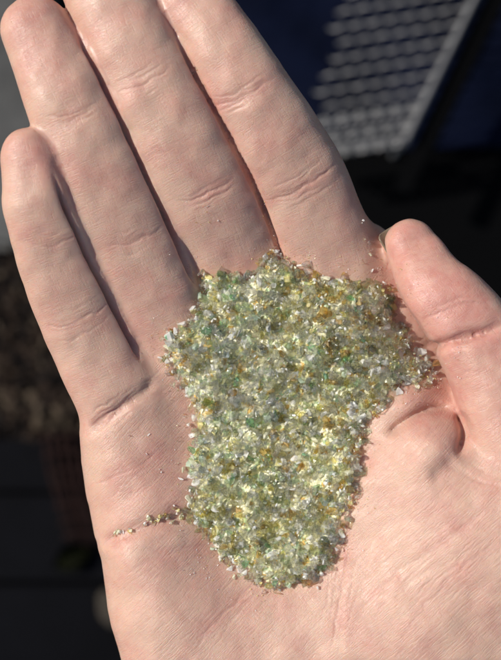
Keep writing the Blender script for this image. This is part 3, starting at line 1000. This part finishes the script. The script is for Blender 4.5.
# navy cloth, and an added black sheet standing in for shade, to the right
xa, ya, _ = g2(225, 150, GZ + 5); xb, yb, _ = g2(760, -260, GZ + 5)
bm = bmesh.new(); bmesh.ops.create_grid(bm, x_segments=60, y_segments=60, size=.5)
for v in bm.verts:
    v.co.x = xa + (v.co.x + .5) * (xb - xa); v.co.y = ya + (v.co.y + .5) * (yb - ya)
    v.co.z = .004 * math.sin(v.co.x * 60 + 2 * math.sin(v.co.y * 31)) + .003 * math.sin(v.co.y * 75 + v.co.x * 22)
bmesh.ops.solidify(bm, geom=list(bm.faces), thickness=.002)
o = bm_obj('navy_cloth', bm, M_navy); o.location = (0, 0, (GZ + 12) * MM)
tag(o, 'rumpled dark navy cloth lying under the metal mesh', 'cloth')
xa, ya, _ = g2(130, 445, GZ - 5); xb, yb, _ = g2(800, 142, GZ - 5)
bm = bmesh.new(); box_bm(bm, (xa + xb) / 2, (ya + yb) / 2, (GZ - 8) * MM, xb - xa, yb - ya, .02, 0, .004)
o = bm_obj('mat', bm, M_black, smooth=False); tag(o, 'flat black sheet standing in for shade between the index finger and thumb', 'mat')

# expanded metal mesh panel with a rail along its edge
MZ = GZ + 75
root = bpy.data.objects.new('mesh_panel', None); COL.objects.link(root)
ox, oy, oz = g2(405, 140, MZ); root.location = (ox, oy, oz)
tag(root, 'weathered grey expanded metal mesh panel with a bar along one edge', 'mesh panel')
ux = np.array(g2(300, 68, MZ)) - np.array(g2(400, 52, MZ)); u = ux / np.linalg.norm(ux)      # along the rows
rl = np.array(g2(474, -2, MZ)) - np.array(g2(405, 140, MZ)); rv = rl / np.linalg.norm(rl)     # along the rail
K = S * MM * (D - MZ) / D                                     # metres per photo pixel at that height
bm = bmesh.new()
rowgap = 15.2 * K; cellw = 18 * K
def strand(pts, wdt, tk):
    rings = []
    for i, p in enumerate(pts):
        t = Vector(pts[min(i + 1, len(pts) - 1)]) - Vector(pts[max(i - 1, 0)]); t.normalize()
        s_ = Vector((-t.y, t.x, 0)).normalized()
        n_ = Vector((0, 0, 1)) + s_ * .5
        n_.normalize()
        rings.append([bm.verts.new(Vector(p) + s_ * wdt * a + n_ * tk * b) for a, b in ((-1, -1), (1, -1), (1, 1), (-1, 1))])
    for a, b in zip(rings, rings[1:]):
        for k in range(4): bm.faces.new((a[k], a[(k + 1) % 4], b[(k + 1) % 4], b[k]))
    bm.faces.new(rings[0][::-1]); bm.faces.new(rings[-1])
for r in range(0, 26):
    startp = rv * (r * rowgap / abs(rv[1] * u[0] - rv[0] * u[1]) )
    n_c = int((95 * K + r * 4 * K) / cellw) + 1
    for half in ((0, 1) if r < 3 else (0,)):
        pts = []
        for i in range(n_c * 6 + 1):
            s_ = i / 6 * cellw
            tri = abs(((i / 6 + .5 * half + .5 * (r % 2)) % 1) * 2 - 1)
            p = startp + u * s_ + np.array([0, 1, 0]) * (tri - .5) * rowgap * (.5 if r < 3 else .14)
            pts.append((p[0], p[1], .0015 * math.sin(i * math.pi / 3)))
        strand(pts, (1.3 if r < 3 else .95) * K, 1.1 * K)
bm_obj('mesh', bm, M_metal, root, smooth=False)
bm = tube([(0, 0, 0.002) , tuple(rv * .1 + np.array([0, 0, .002])), tuple(rv * .2 + np.array([0, 0, .002])), tuple(rv * .42 + np.array([0, 0, .002]))], 3.0 * K, 10)
bm_obj('rail', bm, M_metal, root)
side = np.array([rv[1], -rv[0], 0])
bm = bmesh.new()
q0 = side * 21 * K - rv * .03
strand([tuple(q0 + rv * t + np.array([0, 0, -.01])) for t in (0, .1, .2, .45)], 9 * K, 4 * K)
bm_obj('side_bar', bm, M_black, root, smooth=False)
# bent lower lip of the panel, folded down to the ground
bm = bmesh.new()
for q in range(3):
    pts = []
    for i in range(40):
        s_ = i / 39 * 112 * K
        tri = abs(((i / 4 + .5 * q) % 1) * 2 - 1)
        p = u * s_ - np.array([0, 1, 0]) * (-2 + 7 * q - 12) * K * .6 + np.array([0, 1, 0]) * (tri - .5) * 6 * K
        pts.append((p[0], p[1], -.004 - .010 * (2 - q)))
    strand(pts, 2.6 * K, 1.1 * K)
bm_obj('lip', bm, M_metal, root, smooth=False)
for t in (.01, .4):
    pass
for s_ in (0.0, .4):
    p = rv * s_
    bm = tube([(p[0], p[1], -.002), (p[0], p[1], -.035), (p[0], p[1], -(MZ - GZ) * MM - .0)], 4 * K, 10)
    bm_obj('leg', bm, M_metal, root)

# ================================================================== LIGHT, CAMERA
def dir_from(az_img, el):
    """az measured in the picture plan, degrees counter-clockwise from +x"""
    a, e = math.radians(az_img), math.radians(el)
    return Vector((math.cos(a) * math.cos(e), math.sin(a) * math.cos(e), math.sin(e)))


AZ, EL = 164.0, 44.0
sd = dir_from(AZ, EL)
sun = bpy.data.lights.new('sun', 'SUN'); sun.energy = 4.2; sun.angle = math.radians(.5); sun.color = (1, .95, .88)
sun.energy = 4.6; so = link(bpy.data.objects.new('sun', sun)); so.rotation_euler = sd.to_track_quat('Z', 'Y').to_euler()
so.location = sd * 3
wd = bpy.data.worlds.new('World'); SC.world = wd; wd.use_nodes = True
nt = wd.node_tree; bg = nt.nodes['Background']
sky = nt.nodes.new('ShaderNodeTexSky'); sky.sky_type = 'NISHITA'; sky.sun_disc = False
sky.sun_elevation = math.radians(EL); sky.sun_rotation = math.radians(90 - AZ)
nt.links.new(sky.outputs[0], bg.inputs[0]); bg.inputs[1].default_value = .09

cam = bpy.data.cameras.new('camera'); co_ = link(bpy.data.objects.new('camera', cam))
co_.location = (0, 0, D * MM)
cam.sensor_fit = 'VERTICAL'; cam.sensor_height = 24
cam.lens = 24 * (D) / (660 * S)
cam.clip_start = .01; cam.clip_end = 50
cam.dof.use_dof = True; cam.dof.focus_distance = (D - 8) * MM
cam.dof.aperture_fstop = cam.lens / 4.2
SC.camera = co_
vs_ = SC.view_settings
vs_.view_transform = 'Standard'; vs_.look = 'None'; vs_.exposure = 0.0; vs_.gamma = 1; vs_.use_curve_mapping = False
cy = SC.cycles
cy.max_bounces = 8; cy.transmission_bounces = 7; cy.transparent_max_bounces = 10; cy.diffuse_bounces = 4; cy.glossy_bounces = 4
cy.sample_clamp_indirect = 16; cy.blur_glossy = .6
cy.use_denoising = True
cy.use_adaptive_sampling = True; cy.adaptive_threshold = .03
